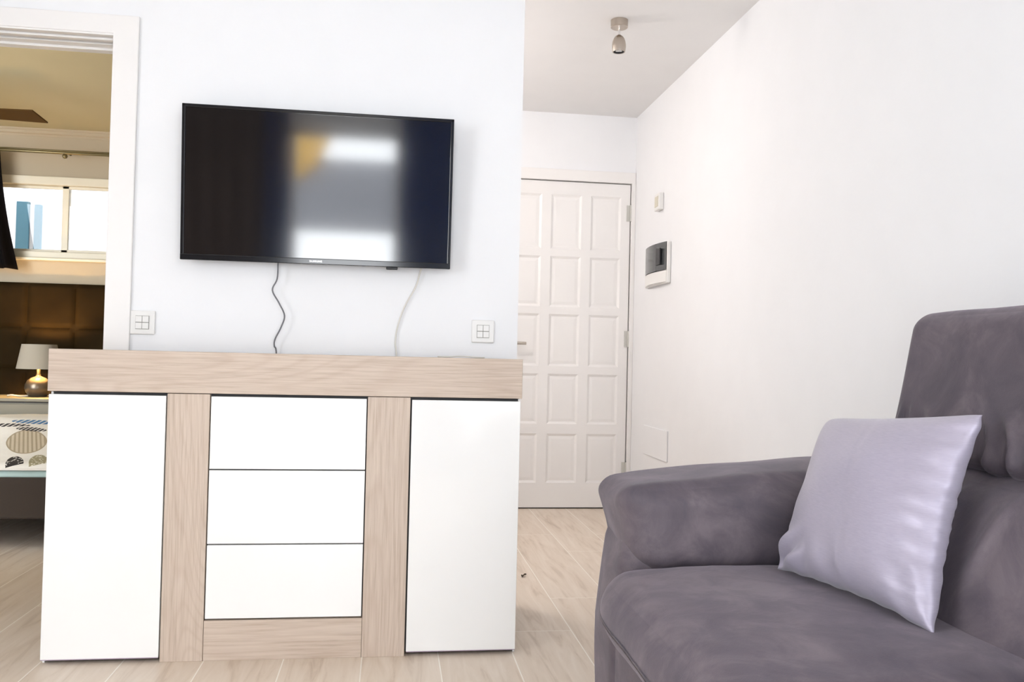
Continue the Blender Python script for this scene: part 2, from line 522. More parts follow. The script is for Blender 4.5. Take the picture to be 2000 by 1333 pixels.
# bedroom window: sliding sashes in a cream frame
wn = empty('window_1', ((WX0 + WX1) / 2, BYB, WZ0)); wn['kind'] = 'structure'
fr = MB()
for a in ((WX0, WX1, BYB - .02, BYB + .08, WZ0 - .015, WZ0 + .03), (WX0, WX1, BYB - .02, BYB + .08, WZ1 - .03, WZ1 + .03), (WX0 - .03, WX0 + .03, BYB - .02, BYB + .08, WZ0 - .015, WZ1 + .03), (WX1 - .03, WX1 + .03, BYB - .02, BYB + .08, WZ0 - .015, WZ1 + .03)):
    fr.box(*a, .004)
fr.build('window_frame', CREAM, wn)
MB().box(WX0 - .06, WX1 + .06, BYB - .05, BYB + .0, WZ0 - .035, WZ0 - .015, .004).build('window_sill', CREAM, wn)
for x0, x1, y in ((WX0 + .03, -2.275, BYB + .035), (-2.320, WX1 - .03, BYB + .01)):
    sb = MB(); f = .044
    sb.box(x0, x1, y, y + .022, WZ0 + .03, WZ0 + .05, .003).box(x0, x1, y, y + .022, WZ1 - .05, WZ1 - .03, .003)
    sb.box(x0, x0 + f, y, y + .022, WZ0 + .03, WZ1 - .03, .003).box(x1 - f, x1, y, y + .022, WZ0 + .03, WZ1 - .03, .003)
    so = sb.build('sash', CREAM, wn)
    MB().box(x0 + f, x1 - f, y + .009, y + .013, WZ0 + .05, WZ1 - .05).build('window_pane', GLASS, so)

# balcony door, added second opening and left window frames (behind and beside the viewer)
w2 = empty('window_2', ((BX0 + BX1) / 2, YN, 0)); w2['kind'] = 'structure'
b = MB()
b.box(BX0, BX0 + .05, YN - .1, YN - .04, 0, BZ1, .004).box(BX1 - .05, BX1, YN - .1, YN - .04, 0, BZ1, .004).box(BX0, BX1, YN - .1, YN - .04, BZ1 - .05, BZ1, .004)
b.box(.62, .67, YN - .1, YN - .04, 0, BZ1, .004).box(1.37, 1.42, YN - .1, YN - .04, 0, BZ1, .004).box(.62, 1.42, YN - .1, YN - .04, BZ1 - .05, BZ1, .004)  # added opening: brightens the hall, right wall and sofa
b.build('window_frame', WOODW, w2)
w3 = empty('window_3', (XL, (LY0 + LY1) / 2, LZ0)); w3['kind'] = 'structure'
b = MB(); ym = (LY0 + LY1) / 2
b.box(XL - .09, XL - .03, LY0, LY0 + .05, LZ0, LZ1, .004).box(XL - .09, XL - .03, LY1 - .05, LY1, LZ0, LZ1, .004).box(XL - .09, XL - .03, ym - .03, ym + .03, LZ0, LZ1, .004)
b.box(XL - .09, XL - .03, LY0, LY1, LZ0, LZ0 + .05, .004).box(XL - .09, XL - .03, LY0, LY1, LZ1 - .05, LZ1, .004)
b.build('window_frame', WOODW, w3)

# ------------------------------------------------------------------ front door at the end of the hall
d1 = empty('door_1', (1.05, YB, 0)); d1['kind'] = 'structure'
DL, DR, DT = .632, 1.470, 2.030
cols = [(.715, .908), (.967, 1.160), (1.219, 1.412)]
rows = [(.159, .463), (.523, .833), (.881, 1.204), (1.249, 1.564), (1.608, 1.950)]
rows = [(a, b) for a, b in rows]
dm = MB()
ys, yd = YB + .004, YB + .012
dm.box(DL, DR, yd, yd + .03, .008, DT)
xs = [DL] + [v for c in cols for v in c] + [DR]; zs = [.008] + [v for r in rows for v in r] + [DT]
bm = dm.bm
def quad(*ps):
    bm.faces.new([bm.verts.new(p) for p in ps])
for i in range(len(xs) - 1):
    for j in range(len(zs) - 1):
        x0, x1, z0, z1 = xs[i], xs[i + 1], zs[j], zs[j + 1]
        if i % 2 == 1 and j % 2 == 1:
            g, r2 = .014, .034
            # moulded recess: slope in, flat, raised field
            R = [((x0, z0, x1, z1), ys), ((x0 + g, z0 + g, x1 - g, z1 - g), yd - .001), ((x0 + g + .004, z0 + g + .004, x1 - g - .004, z1 - g - .004), yd - .001), ((x0 + r2, z0 + r2, x1 - r2, z1 - r2), ys + .005)]
            for (a, ya), (b_, yb_) in zip(R, R[1:]):
                A = [(a[0], ya, a[1]), (a[2], ya, a[1]), (a[2], ya, a[3]), (a[0], ya, a[3])]
                B = [(b_[0], yb_, b_[1]), (b_[2], yb_, b_[1]), (b_[2], yb_, b_[3]), (b_[0], yb_, b_[3])]
                for k in range(4):
                    quad(A[k], A[(k + 1) % 4], B[(k + 1) % 4], B[k])
            a, ya = R[-1]
            quad((a[0], ya, a[1]), (a[2], ya, a[1]), (a[2], ya, a[3]), (a[0], ya, a[3]))
        else:
            quad((x0, ys, z0), (x1, ys, z0), (x1, ys, z1), (x0, ys, z1))
bmesh.ops.remove_doubles(bm, verts=bm.verts, dist=1e-5)
dm.build('door_leaf', WOODW, d1)
for z in (1.85, 1.06, .24):
    h = MB().lathe([(0, 0), (.0065, 0), (.0065, .10), (0, .10)], (DR + .004, YB - .004, z - .05), 12)
    h.box(DR - .022, DR, YB - .001, YB + .004, z - .05, z + .05)
    shade_auto(h.build('hinge', HINGE, d1))
hh = MB().lathe([(0, 0), (.026, 0), (.026, .008), (.012, .012), (.010, .045), (0, .045)], (.705, YB + .004 - .0, 1.017), 20, 'Y')
for v in hh.bm.verts: v.co.y = 2 * (YB + .004) - v.co.y
hh.box(.695, .822, YB - .052, YB - .036, 1.008, 1.026, .004)
shade_auto(hh.build('door_handle', STEEL, d1))
MB().box(DL, DR, ys + .012, ys + .03, 0, .010).build('gap_shade_strip', SHADOWG, d1)  # dark strip painting the shade under the door leaf
S('trim_5', MB().box(DL - .07, DR + .030, YB - .012, YB + .045, DT + .006, DT + .075, .003).box(DR + .006, XR, YB - .012, YB + .045, 0, DT + .01, .003).box(.565, DL - .006, YB - .012, YB + .045, 0, DT + .01, .003), WOODW)
S('trim_6', MB().box(DL - .01, DR + .008, YB + .02, YB + .05, 0, DT + .01), PLASTG)

# ------------------------------------------------------------------ fittings on the walls
def switch(x, z, label):
    t = empty('light_switch', (x, YF, z))
    tag(t, label, 'switch', 'square four key wall switches')
    p = MB().box(x - .041, x + .041, YF - .009, YF - .0003, z - .041, z + .041, .004)
    p.build('cover_plate', PLAST, t)
    MB().box(x - .0225, x + .0225, YF - .0100, YF - .0085, z - .0235, z + .0235).build('key_surround', PLASTG, t)
    for i in (-1, 1):
        for j in (-1, 1):
            tilt = .0012 if (i, j) in ((-1, 1), (1, -1)) else .0004
            k = MB().box(x + i * .011 - .0102, x + i * .011 + .0102, YF - .0135 - tilt, YF - .0095, z + j * .0115 - .0104, z + j * .0115 + .0104, .001)
            k.build('switch_key', PLAST, t)
    return t
switch(-.842, 1.017, 'cream square wall switch beside the bedroom door casing')
switch(.329, 1.018, 'white square wall switch near the free end of the television wall')

# fuse box on the right wall
fb = empty('fuse_box', (XR, 4.77, 1.37))
tag(fb, 'white fuse box with smoked flap on the right wall of the hall', 'fuse box')
MB().box(XR - .022, XR - .0003, 4.566, 4.985, 1.355, 1.584, .006).build('housing', PLAST, fb)
def bowed(y0, y1, z0, z1, dx, off, n=14):
    pl = []
    for k in range(n + 1):
        t = k / n; y = y0 + (y1 - y0) * t
        pl.append((XR - off - dx * (1 - (2 * t - 1) ** 2), y))
    return [(p[0], p[1]) for p in pl] + [(XR - .0215, y1), (XR - .0215, y0)]
shade_auto(MB().prism(bowed(4.578, 4.965, 1.362, 1.428, .022, .024), 'Z', 1.362, 1.424).build('lower_cover', PLAST, fb))
fl = shade_auto(MB().prism(bowed(4.578, 4.965, 1.432, 1.578, .022, .026), 'Z', 1.428, 1.582).build('smoked_flap', SMOKE, fb))
fl['label'] = 'dark smoked plastic flap'
MB().box(XR - .050, XR - .044, 4.62, 4.69, 1.46, 1.55, .001).build('breaker_row', BLACKM, fb)

sw = empty('wall_sensor', (XR, 4.765, 1.83))
tag(sw, 'small cream box on the right wall above the fuse box', 'switch')
MB().box(XR - .028, XR - .0003, 4.715, 4.812, 1.782, 1.878, .005).build('box_body', PLAST, sw)
MB().box(XR - .031, XR - .0275, 4.735, 4.792, 1.80, 1.86, .002).build('front_key', CREAM, sw)

cp = MB().box(XR - .008, XR - .0003, 4.56, 4.995, .378, .548, .003).build('cover_panel', WALL)
tag(cp, 'blank white cover panel low on the right wall near the front door', 'panel')

# ceiling spotlight in the hall
sx, sy = .983, 3.79
sp = empty('ceiling_spotlight', (sx, sy, ZC))
tag(sp, 'brushed metal ceiling spotlight with a bullet shade in the hall', 'ceiling light')
shade_auto(MB().lathe([(0, -.0005), (.0385, -.0005), (.0385, -.033), (.036, -.035), (0, -.035)], (sx, sy, ZC), 40).build('canopy', STEEL, sp))
shade_auto(MB().lathe([(0, -.034), (.0055, -.034), (.0055, -.066), (.0075, -.068), (.0075, -.078), (0, -.078)], (sx, sy, ZC), 16).build('stem', CHROME, sp))
prof = [(0, -.074), (.010, -.075), (.018, -.081), (.024, -.090), (.029, -.103), (.0315, -.118), (.0315, -.130), (.0285, -.150), (.0245, -.150), (.0245, -.142), (.012, -.118), (0, -.112)]
shade_auto(MB().lathe(prof, (sx, sy, ZC + .006), 40).build('shade', STEEL, sp), 50)
shade_auto(MB().lathe([(.0243, -.147), (.0215, -.150), (.0205, -.144)], (sx, sy, ZC + .006), 32).build('inner_ring', CARC, sp))
shade_auto(MB().lathe([(0, -.1475), (.012, -.147), (.0195, -.143), (.014, -.128), (0, -.122)], (sx, sy, ZC + .006), 32).build('bulb', CHROME, sp))

# ------------------------------------------------------------------ television
TVX0, TVX1, TVZ0, TVZ1 = -.712, .201, 1.232, 1.755
tv = empty('television', ((TVX0 + TVX1) / 2, YF - .03, TVZ0))
tag(tv, 'black flat screen television mounted on the white wall above the sideboard', 'television')
TW, TH = TVX1 - TVX0, TVZ1 - TVZ0
TC = Vector(((TVX0 + TVX1) / 2, 3.05, (TVZ0 + TVZ1) / 2))
TILT = Matrix.Translation(TC) @ Matrix.Rotation(math.radians(4), 4, 'X') @ Matrix.Translation(-TC)
x0, x1, z0, z1 = TVX0, TVX1, TVZ0, TVZ1
def tvp(mb, name, mat, auto=False):
    for v in mb.bm.verts: v.co = TILT @ v.co
    o = mb.build(name, mat, tv)
    if auto: shade_auto(o)
    return o
bz = MB(); fy = 3.050
b1 = .011; bb = .020
bz.box(x0, x0 + b1, fy - .006, fy + .02, z0, z1, .002).box(x1 - b1, x1, fy - .006, fy + .02, z0, z1, .002)
bz.box(x0, x1, fy - .006, fy + .02, z1 - b1, z1, .002).box(x0, x1, fy - .008, fy + .02, z0, z0 + bb, .002)
tvp(bz, 'bezel', BLACKG)
tvp(MB().box(x0 + .008, x1 - .008, fy - .0015, fy + .01, z0 + .012, z1 - .008), 'screen', SCREEN)
tvp(MB().box(x0 + .01, x1 - .01, fy + .01, fy + .03, z0 + .01, z1 - .01, .006), 'back_shell', BLACKM)
tvp(MB().box(-.022, .018, fy + .0, fy + .018, z0 - .009, z0 + .002, .003), 'sensor_eye', BLACKM)
MB().box(TC.x - .12, TC.x + .12, 3.075, YF - .0005, 1.40, 1.58, .003).build('wall_bracket', BLACKM, tv)
cu = bpy.data.curves.new('logo', 'FONT'); cu.body = 'SAMSUNG'; cu.size = .0085; cu.extrude = .0002; cu.align_x = 'CENTER'; cu.align_y = 'CENTER'; cu.space_character = 1.15; cu.offset = .00025
tmp = bpy.data.objects.new('logo_tmp', cu); COL.objects.link(tmp)
dg = bpy.context.evaluated_depsgraph_get(); dg.update()
me = bpy.data.meshes.new_from_object(tmp.evaluated_get(dg))
bpy.data.objects.remove(tmp)
me.transform(TILT @ Matrix.Translation((-.262, fy - .0083, z0 + bb / 2)) @ Matrix.Rotation(H, 4, 'X'))
LOGO = plain('silver_lettering', (.85, .85, .86), .3, .3)
lg = link('logo', me, LOGO, tv); lg['label'] = 'silver maker lettering'

# cables
c1 = MB().tube([(-.390, 3.085, 1.262), (-.392, 3.088, 1.235), (-.394, 3.090, 1.18), (-.409, 3.092, 1.140), (-.386, 3.092, 1.097), (-.366, 3.092, 1.053), (-.377, 3.094, 1.012), (-.396, 3.098, .972), (-.399, 3.105, .947), (-.392, 3.112, .915), (-.388, 3.114, .72)], .0026, 8)
tag(c1.build('power_cable', GREYCAB, None, True), 'kinked grey cable hanging from the television to the sideboard', 'cable')
c2 = MB().tube([(.112, 3.10, 1.262), (.099, 3.112, 1.226), (.084, 3.118, 1.171), (.046, 3.120, 1.097), (.023, 3.120, 1.024), (.017, 3.120, .969), (.022, 3.119, .92), (.028, 3.117, .72)], .0028, 8)
tag(c2.build('aerial_cable', WHITECAB, None, True), 'thin white cable curving down the wall below the right of the television', 'cable')
c3 = MB().tube([(.165, 3.05, .9238), (.20, 3.03, .9240), (.235, 3.02, .9262), (.265, 3.02, .9262), (.30, 3.03, .9240), (.33, 3.06, .9238)], .0022, 8)
tag(c3.build('loose_cable', WHITECAB, None, True), 'short loose white cable lying on the right end of the sideboard top', 'cable')

# ------------------------------------------------------------------ sideboard
sbd = empty('sideboard', (-.29, 2.9, 0))
tag(sbd, 'light oak and white gloss sideboard under the television', 'sideboard')
SY = 2.71
MB().box(-.978, .404, SY + .020, 3.095, .010, .795).build('carcass', CARC, sbd)
for a in (-.986, .405):
    MB().box(a, a + .006, SY + .021, 3.096, 0.0, .795).build('side_panel', GLOSSW, sbd)
MB().box(-.989, .414, SY - .002, 3.10, .797, .921, .0015).build('top_board', WOODX, sbd)
MB().box(-.653, -.531, SY, SY + .022, 0, .795, .001).build('upright_board', WOODZ, sbd)
MB().box(-.064, .066, SY, SY + .022, 0, .795, .001).build('upright_board', WOODZ, sbd)
MB().box(-.530, -.065, SY + .001, SY + .022, 0, .119, .001).build('plinth_board', WOODX, sbd)
for a, c in ((-.986, -.657), (.071, .410)):
    dd = MB().box(a, c, SY + .001, SY + .019, .014, .788, .0012).build('door', GLOSSW, sbd)
    MB().box(a + .001, c - .001, SY + .0025, SY + .018, .0115, .0139).build('edge_strip', DARKEDGE, dd)
for a, c in ((.5715, .7885), (.3475, .5675), (.1245, .3435)):
    MB().box(-.5275, -.0675, SY + .001, SY + .019, a, c, .0012).build('drawer', GLOSSW, sbd)

# ------------------------------------------------------------------ sofa
sf = empty('sofa', (.95, 1.2, 0))
tag(sf, 'mauve grey microfibre sofa with padded arm and tall headrest against the right wall', 'sofa')
def nz(p, s, k=0): return noise.noise(Vector((p.x * s + k, p.y * s, p.z * s)))
def arm_base(p, t):
    f = max(0, (1.3 - p.x))
    p = p.copy()
    p.x += .05 * max(0, p.z - .28) ** 1 * (1 if t[0] < 0 else 0)
    return p
def make_arm(y0, y1, far):
    def base(p, t):
        p = p.copy()
        if p.x < .9: p.x += .10 * max(0, p.z - .30) * (1 if p.x < .7 else 0)
        p.x += .004 * nz(p, 9); p.y += .004 * nz(p, 8, 5)
        return p
    puff('arm_base', .530, 1.42, y0 + .02, y1 - .02, .05, .540, .055, SUEDE, sf, base, 22, (.008, .005, .01))
    def pad(p, t):
        u, v, w_ = t
        p = p.copy()
        # front edge leans: the top corner juts forward
        k = max(0, 1 - (p.x - .50) / .22)
        p.x += k * (.048 * (1 - (p.z - .43) / .20))
        # the top rises gently towards the back and swells on the way
        s = (p.x - .5) / .85
        if w_ > -.5: p.z += (.058 * s) * (w_ + .5) / 1.5
        # the front tip is pinched thin
        q = max(0, 1 - (p.x - .50) / .16)
        yc = (y0 + y1) / 2 + .0
        p.y = yc + (p.y - yc) * (1 - .38 * q * q)
        zc_ = .60
        p.z = zc_ + (p.z - zc_) * (1 - .22 * q * q)
        # gathers along the bottom seam
        if v < 0 or v > 0:
            g = max(0, 1 - (p.z - .43) / .10)
            p.y += .006 * g * math.sin(p.x * 75 + 5 * nz(p, 6)) * (1 if abs(v) > .6 else 0)
        p.y += .010 * nz(p, 5, 2) + .003 * nz(p, 22); p.z += .008 * nz(p, 5, 9); p.x += .006 * nz(p, 11, 4)
        return p
    a = puff('arm_cushion', .526, 1.36, y0 - .005, y1 + .01, .432, .634, .052, SUEDE, sf, pad, 40, (.006, .024, .012))
    # front end seam piping
    pts = []
    for k in range(9):
        t = k / 8
        pts.append((.5 + .012, 0, 0))
    return a
make_arm(1.925, 2.215, True)
make_arm(.075, .335, False)

def seatfn(yc):
    def fn(p, t):
        u, v, w_ = t
        p = p.copy()
        # waterfall front edge
        if u < 0:
            k = max(0, 1 - (p.x - .43) / .25)
            p.z -= .022 * k * k * (1 if w_ > 0 else .0)
            if w_ < 0: p.x += .035 * k * -w_
        # far front corner is drawn back a little
        k = max(0, (p.y - (yc + .30)) / .10)
        if u < 0: p.x += .025 * min(1, k) ** 2 * max(0, 1 - (p.x - .43) / .3)
        p.z += .006 * nz(p, 4, 1) + .0018 * nz(p, 17, 3)
        p.x += .006 * nz(p, 6, 7)
        return p
    return fn
for y0, y1 in ((1.135, 1.935), (.33, 1.13)):
    puff('seat_cushion', .468, 1.10, y0, y1, .285, .466, .065, SUEDE, sf, seatfn((y0 + y1) / 2), 34, (.014, .002, .016))
puff('base_frame', .535, 1.42, .12, 2.17, .05, .33, .03, SUEDE, sf, None, 16, (.004, .004, 0))
for y in (.16, 2.13):
    for x in (.58, 1.34):
        MB().lathe([(0, 0), (.022, 0), (.028, .055), (0, .055)], (x, y, 0), 16).build('foot', BLACKM, sf, True)

def backfn(p, t):
    u, v, w_ = t
    p = p.copy()
    if u < 0:
        # leaning face, fuller in the middle, creased near the far side
        p.x += .47 * max(0, p.z - .455)
        fold = math.exp(-((p.y - 1.57 - .25 * (p.z - .6)) / .013) ** 2) + .8 * math.exp(-((p.y - 1.525 - .30 * (p.z - .6)) / .012) ** 2) + .6 * math.exp(-((p.y - 1.42 + .1 * (p.z - .6)) / .016) ** 2)
        p.x -= .020 * fold * max(0, min(1, (p.z - .50) / .12)) * max(0, min(1, (.72 - p.z) / .04))
    p.x += .006 * nz(p, 6, 3)
    return p
def headfn(p, t):
    u, v, w_ = t
    p = p.copy()
    if u < 0:
        p.x += .20 * (p.z - .72)
        # pleats gathered at the lower seam
        g = max(0, 1 - (p.z - .70) / .15)
        p.x -= .024 * min(1, g * 1.4) * (math.sin(p.y * 85 + 6 * nz(p, 7)) * .5 + .5) ** 3 * (1 if abs(v) < .95 else .3) * (.5 + .8 * abs(nz(p, 4, 6)) + .3)
    p.y += .010 * (p.z - .88)
    # the far side slopes inward to the top
    if v > .5: p.y += -.02 * (p.z - .75)
    p.x += .006 * nz(p, 5, 8); p.z += .005 * nz(p, 6, 2)
    return p
for y0, y1 in ((1.135, 1.915), (.345, 1.125)):
    puff('back_cushion', 1.003, 1.44, y0, y1, .38, .720, .055, SUEDE, sf, backfn, 110 if y0 > 1 else 30, (.030, .004, .004))
    puff('headrest', 1.150, 1.42, y0, y1, .722, 1.05, .040, SUEDE, sf, headfn, 110 if y0 > 1 else 30, (.012, .004, .006))
puff('back_frame', 1.33, 1.46, .12, 2.17, .10, .72, .03, SUEDE, sf, None, 16)
# zip pull under the arm cushion tip
zp = MB().tube([(.575, 2.06, .556), (.556, 2.06, .562), (.547, 2.06, .556), (.550, 2.06, .548), (.560, 2.06, .546), (.58, 2.06, .548)], .0045, 8)
zp.build('zip_tape', SUEDE, sf, True)
MB().lathe([(0, 0), (.004, .0), (.004, .008), (0, .008)], (.560, 2.045, .536), 12).build('zip_pull', CHROME, sf, True)

# ------------------------------------------------------------------ scatter cushion
def pillow():
    BL, BR = Vector((.842, 1.795, .482)), Vector((.926, 1.372, .474))
    TL, TR = Vector((1.006, 1.895, .802)), Vector((1.085, 1.470, .840))
    nrm = ((BR - BL).cross(TL - BL)).normalized()
    if nrm.y > 0: nrm = -nrm
    N = 64; bm = bmesh.new(); grid = {}
    def warp(t): return math.copysign(1 - (1 - abs(t)) ** 1.35, t)
    for side in (0, 1):
        for i in range(N + 1):
            for j in range(N + 1):
                edge = i in (0, N) or j in (0, N)
                if side and edge:
                    grid[side, i, j] = grid[0, i, j]; continue
                u, v = warp(-1 + 2 * i / N), warp(-1 + 2 * j / N)
                # edges draw in between the corners
                uu = u * (1 - .085 * (1 - v * v) ** 1.2) ; vv = v * (1 - .060 * (1 - u * u) ** 1.2)
                if u < 0 < v:
                    q = (-u * v) ** 7; uu += .055 * q; vv -= .045 * q
                # scalloped gathers on the right and lower edge
                e = 1.0
                if u > .80: uu += .022 * noise.noise(Vector((v * 6.5, 4.2, 0))) * (u - .80) / .2 + .006 * math.sin(v * 40 + 3 * math.sin(v * 5)) * (u - .8) / .2
                if v < -.8: vv += .030 * noise.noise(Vector((u * 4.5, 9.1, 0))) * (-v - .8) / .2
                if u < -.8: uu += .012 * math.sin(v * 13 + 1) * (-u - .8) / .2 * (1 if v < .2 else .2)
                p = (BL * (1 - uu) * (1 - vv) + BR * (1 + uu) * (1 - vv) + TL * (1 - uu) * (1 + vv) + TR * (1 + uu) * (1 + vv)) / 4
                th = .078 * (max(0, (1 - u * u)) ** .42) * (max(0, (1 - v * v)) ** .42)
                # wrinkles running in from the seams
                wr = 0
                er = max(0, (u - .35) / .65); el = max(0, (-u - .45) / .55); eb = max(0, (-v - .5) / .5)
                fade = (1 - abs(u) ** 14) * (1 - abs(v) ** 14)
                wr += .0085 * er ** 1.4 * noise.noise(Vector((u * 1.5, v * 9, 1.7))) * (1.5 - .5 * v)
                wr += .017 * (el * eb) ** .8 * math.sin((u * 13 - v * 17) + 1) * 2
                wr += .006 * eb ** 1.5 * math.sin(u * 15 + 2 * noise.noise(Vector((u * 2, v * 2, 7)))) * .8
                wr += .005 * noise.noise(Vector((u * 1.6, v * 1.6, 3)))
                cr = math.exp(-((u - .02 + .10 * v) / .022) ** 2) * .0016   # faint fold line down the middle
                # piping seam near the right edge
                cr += math.exp(-((u - .93) / .012) ** 2) * .0025
                p = p + nrm * ((th + wr * fade - cr * fade) if side == 0 else -(th * .5))
                if side == 0 and edge: p = p
                grid[side, i, j] = bm.verts.new(p)
    for side in (0, 1):
        for i in range(N):
            for j in range(N):
                bm.faces.new((grid[side, i, j], grid[side, i + 1, j], grid[side, i + 1, j + 1], grid[side, i, j + 1]))
    bmesh.ops.recalc_face_normals(bm, faces=bm.faces)
    me = bpy.data.meshes.new('scatter_cushion'); bm.to_mesh(me); bm.free()
    o = link('scatter_cushion', me, SATIN, None, True)
    return tag(o, 'square lilac grey satin cushion leaning on the sofa back', 'cushion')
pillow()

# ------------------------------------------------------------------ bedroom furniture
# upholstered headboard wall
hb = MB(); bm = hb.bm
px = [-2.193 + .318 * k for k in range(-6, 7)]
pz = [.0, .19, .48, .771, 1.062, 1.372]
px = [x for x in px if BXL < x < BXR]
for i in range(len(px) - 1):
    for j in range(len(pz) - 1):
        a, b_, c, d = px[i], px[i + 1], pz[j], pz[j + 1]
        n = 16; g = {}
        for k in range(n + 1):
            for l in range(n + 1):
                u, v = -1 + 2 * k / n, -1 + 2 * l / n
                yy = BYB - .030 - .016 * (1 - u ** 12) ** .5 * (1 - v ** 12) ** .5
                g[k, l] = bm.verts.new((a + (b_ - a) * k / n, yy, c + (d - c) * l / n))
        for k in range(n):
            for l in range(n):
                bm.faces.new((g[k, l], g[k + 1, l], g[k + 1, l + 1], g[k, l + 1]))
bmesh.ops.remove_doubles(bm, verts=bm.verts, dist=1e-5)
hb.box(px[0], px[-1], BYB - .031, BYB - .0005, .002, 1.372)
o = hb.build('headboard', HEADB, None)
shade_auto(o, 50)
tag(o, 'dark brown padded headboard panels along the bedroom wall below the window', 'headboard')

NSW = plain('taupe_lacquer', (.20, .185, .14), .5)
ns = empty('bedside_cabinet', (-2.3, 6.2, 0))
tag(ns, 'cream bedside cabinet under the table lamp behind the bed', 'cabinet')
MB().box(-2.78, -1.92, 5.99, 6.44, .02, .565, .003).build('body', NSW, ns)
MB().box(-2.80, -1.90, 5.965, 6.44, .572, .592, .003).build('top_panel', NSW, ns)
dr = MB().box(-2.775, -1.925, 5.972, 5.99, .30, .556, .003).build('drawer', NSW, ns)
MB().box(-2.40, -2.30, 5.955, 5.972, .40, .412, .003).build('handle', STEEL, dr)
MB().box(-2.775, -1.925, 5.972, 5.99, .03, .292, .003).build('drawer', NSW, ns)
MB().box(-2.78, -1.92, 5.98, 6.44, .564, .573).build('shadow_gap', CARC, ns)

lx, ly, lz = -2.33, 6.22, .5925
tl = empty('table_lamp', (lx, ly, lz))
tag(tl, 'round bodied table lamp with a pale shade lit on the bedside cabinet', 'lamp')
shade_auto(MB().lathe([(0, 0), (.050, 0), (.056, .006), (.074, .030), (.082, .055), (.080, .080), (.066, .108), (.045, .125), (.022, .134), (.014, .140), (.014, .150), (0, .150)], (lx, ly, lz), 40).build('lamp_body', LAMPB, tl), 60)
shade_auto(MB().lathe([(0, .148), (.012, .148), (.012, .205), (0, .205)], (lx, ly, lz), 16).build('socket', BRASS, tl))
MB().lathe([(0, .204), (.014, .21), (.024, .228), (.026, .245), (.018, .262), (0, .270)], (lx, ly, lz), 20).build('bulb', BULB, tl, True)
shade_auto(MB().lathe([(.135, .186), (.106, .350), (.104, .350), (.133, .186), (.135, .186)], (lx, ly, lz), 48).build('lamp_shade', SHADE, tl), 60)
MB().tube([(lx - .05, ly - .03, lz + .006), (lx - .09, ly - .06, lz + .004), (lx - .13, ly - .08, lz + .012), (lx - .17, ly - .05, lz + .006)], .005, 8).build('cord', WHITECAB, tl, True)
pl_ = bpy.data.lights.new('lamp_glow', 'POINT'); pl_.energy = 21; pl_.color = (1, .60, .22); pl_.shadow_soft_size = .028
po = bpy.data.objects.new('lamp_glow', pl_); po.location = (lx, ly, lz + .298); COL.objects.link(po)
pl_ = bpy.data.lights.new('lamp_glow', 'POINT'); pl_.energy = 1.6; pl_.color = (1, .66, .30); pl_.shadow_soft_size = .02
po = bpy.data.objects.new('lamp_glow', pl_); po.location = (lx, ly - .045, lz + .20); COL.objects.link(po)

# bed
bd = empty('bed', (-2.2, 5.1, 0))
tag(bd, 'low bed with a brown fabric base and printed white duvet in the bedroom', 'bed')
BDX0, BDX1, BDY0, BDY1 = -3.3, -1.22, 4.20, 5.93
MB().box(BDX0, BDX1, BDY0, BDY1, .145, .335, .012, 3).build('bed_base', BEDBASE, bd)
for x in (BDX0 + .25, BDX1 - .25):
    for y in (BDY0 + .35, BDY1 - .2):
        MB().lathe([(0, 0), (.025, 0), (.03, .147), (0, .147)], (x, y, 0), 16).build('leg', BLACKM, bd, True)
def shfn(p, t):
    p = p.copy()
    if p.y < BDY0 + .05: p.y += .006 * math.sin(p.x * 60) * (p.z - .33) / .04
    return p
puff('mattress', BDX0 + .01, BDX1 - .01, BDY0 + .005, BDY1 - .005, .330, .366, .015, SHEET, bd, shfn, 30)
def duvet():
    bm = bmesh.new(); nx, ny = 70, 60; g = {}
    X0, X1, Y0, Y1 = BDX0 - .02, BDX1 + .02, BDY0 - .012, BDY1 - .02
    def top(x, y):
        z = .388 + .19 * (min(y, 5.0) - 4.2) - .05 * max(0, y - 5.0)
        z += .010 * noise.noise(Vector((x * 4, y * 4, 0))) + .004 * math.sin(x * 7 + y * 3)
        return z
    for s in (0, 1):
        for i in range(nx + 1):
            for j in range(ny + 1):
                x = X0 + (X1 - X0) * i / nx; t = j / ny; y = Y0 + (Y1 - Y0) * t ** 1.5
                z = top(x, y)
                e = min(1, (y - Y0) / .05); z -= .022 * (1 - e) ** 2
                z = max(z, .374)
                if s: z = .3675
                g[s, i, j] = bm.verts.new((x, y, z))
    for s in (0, 1):
        for i in range(nx):
            for j in range(ny):
                bm.faces.new((g[s, i, j], g[s, i + 1, j], g[s, i + 1, j + 1], g[s, i, j + 1]))
    for j in range(ny):
        for i in (0, nx): bm.faces.new((g[0, i, j], g[0, i, j + 1], g[1, i, j + 1], g[1, i, j]))
    for i in range(nx):
        for j in (0, ny): bm.faces.new((g[0, i, j], g[0, i + 1, j], g[1, i + 1, j], g[1, i, j]))
    bmesh.ops.recalc_face_normals(bm, faces=bm.faces)
    me = bpy.data.meshes.new('duvet'); bm.to_mesh(me); bm.free()
    o = link('duvet', me, mat_duvet(), None, True)
    tag(o, 'white duvet printed with pebbles, domes and blue leaves spread on the bed', 'duvet')
duvet()

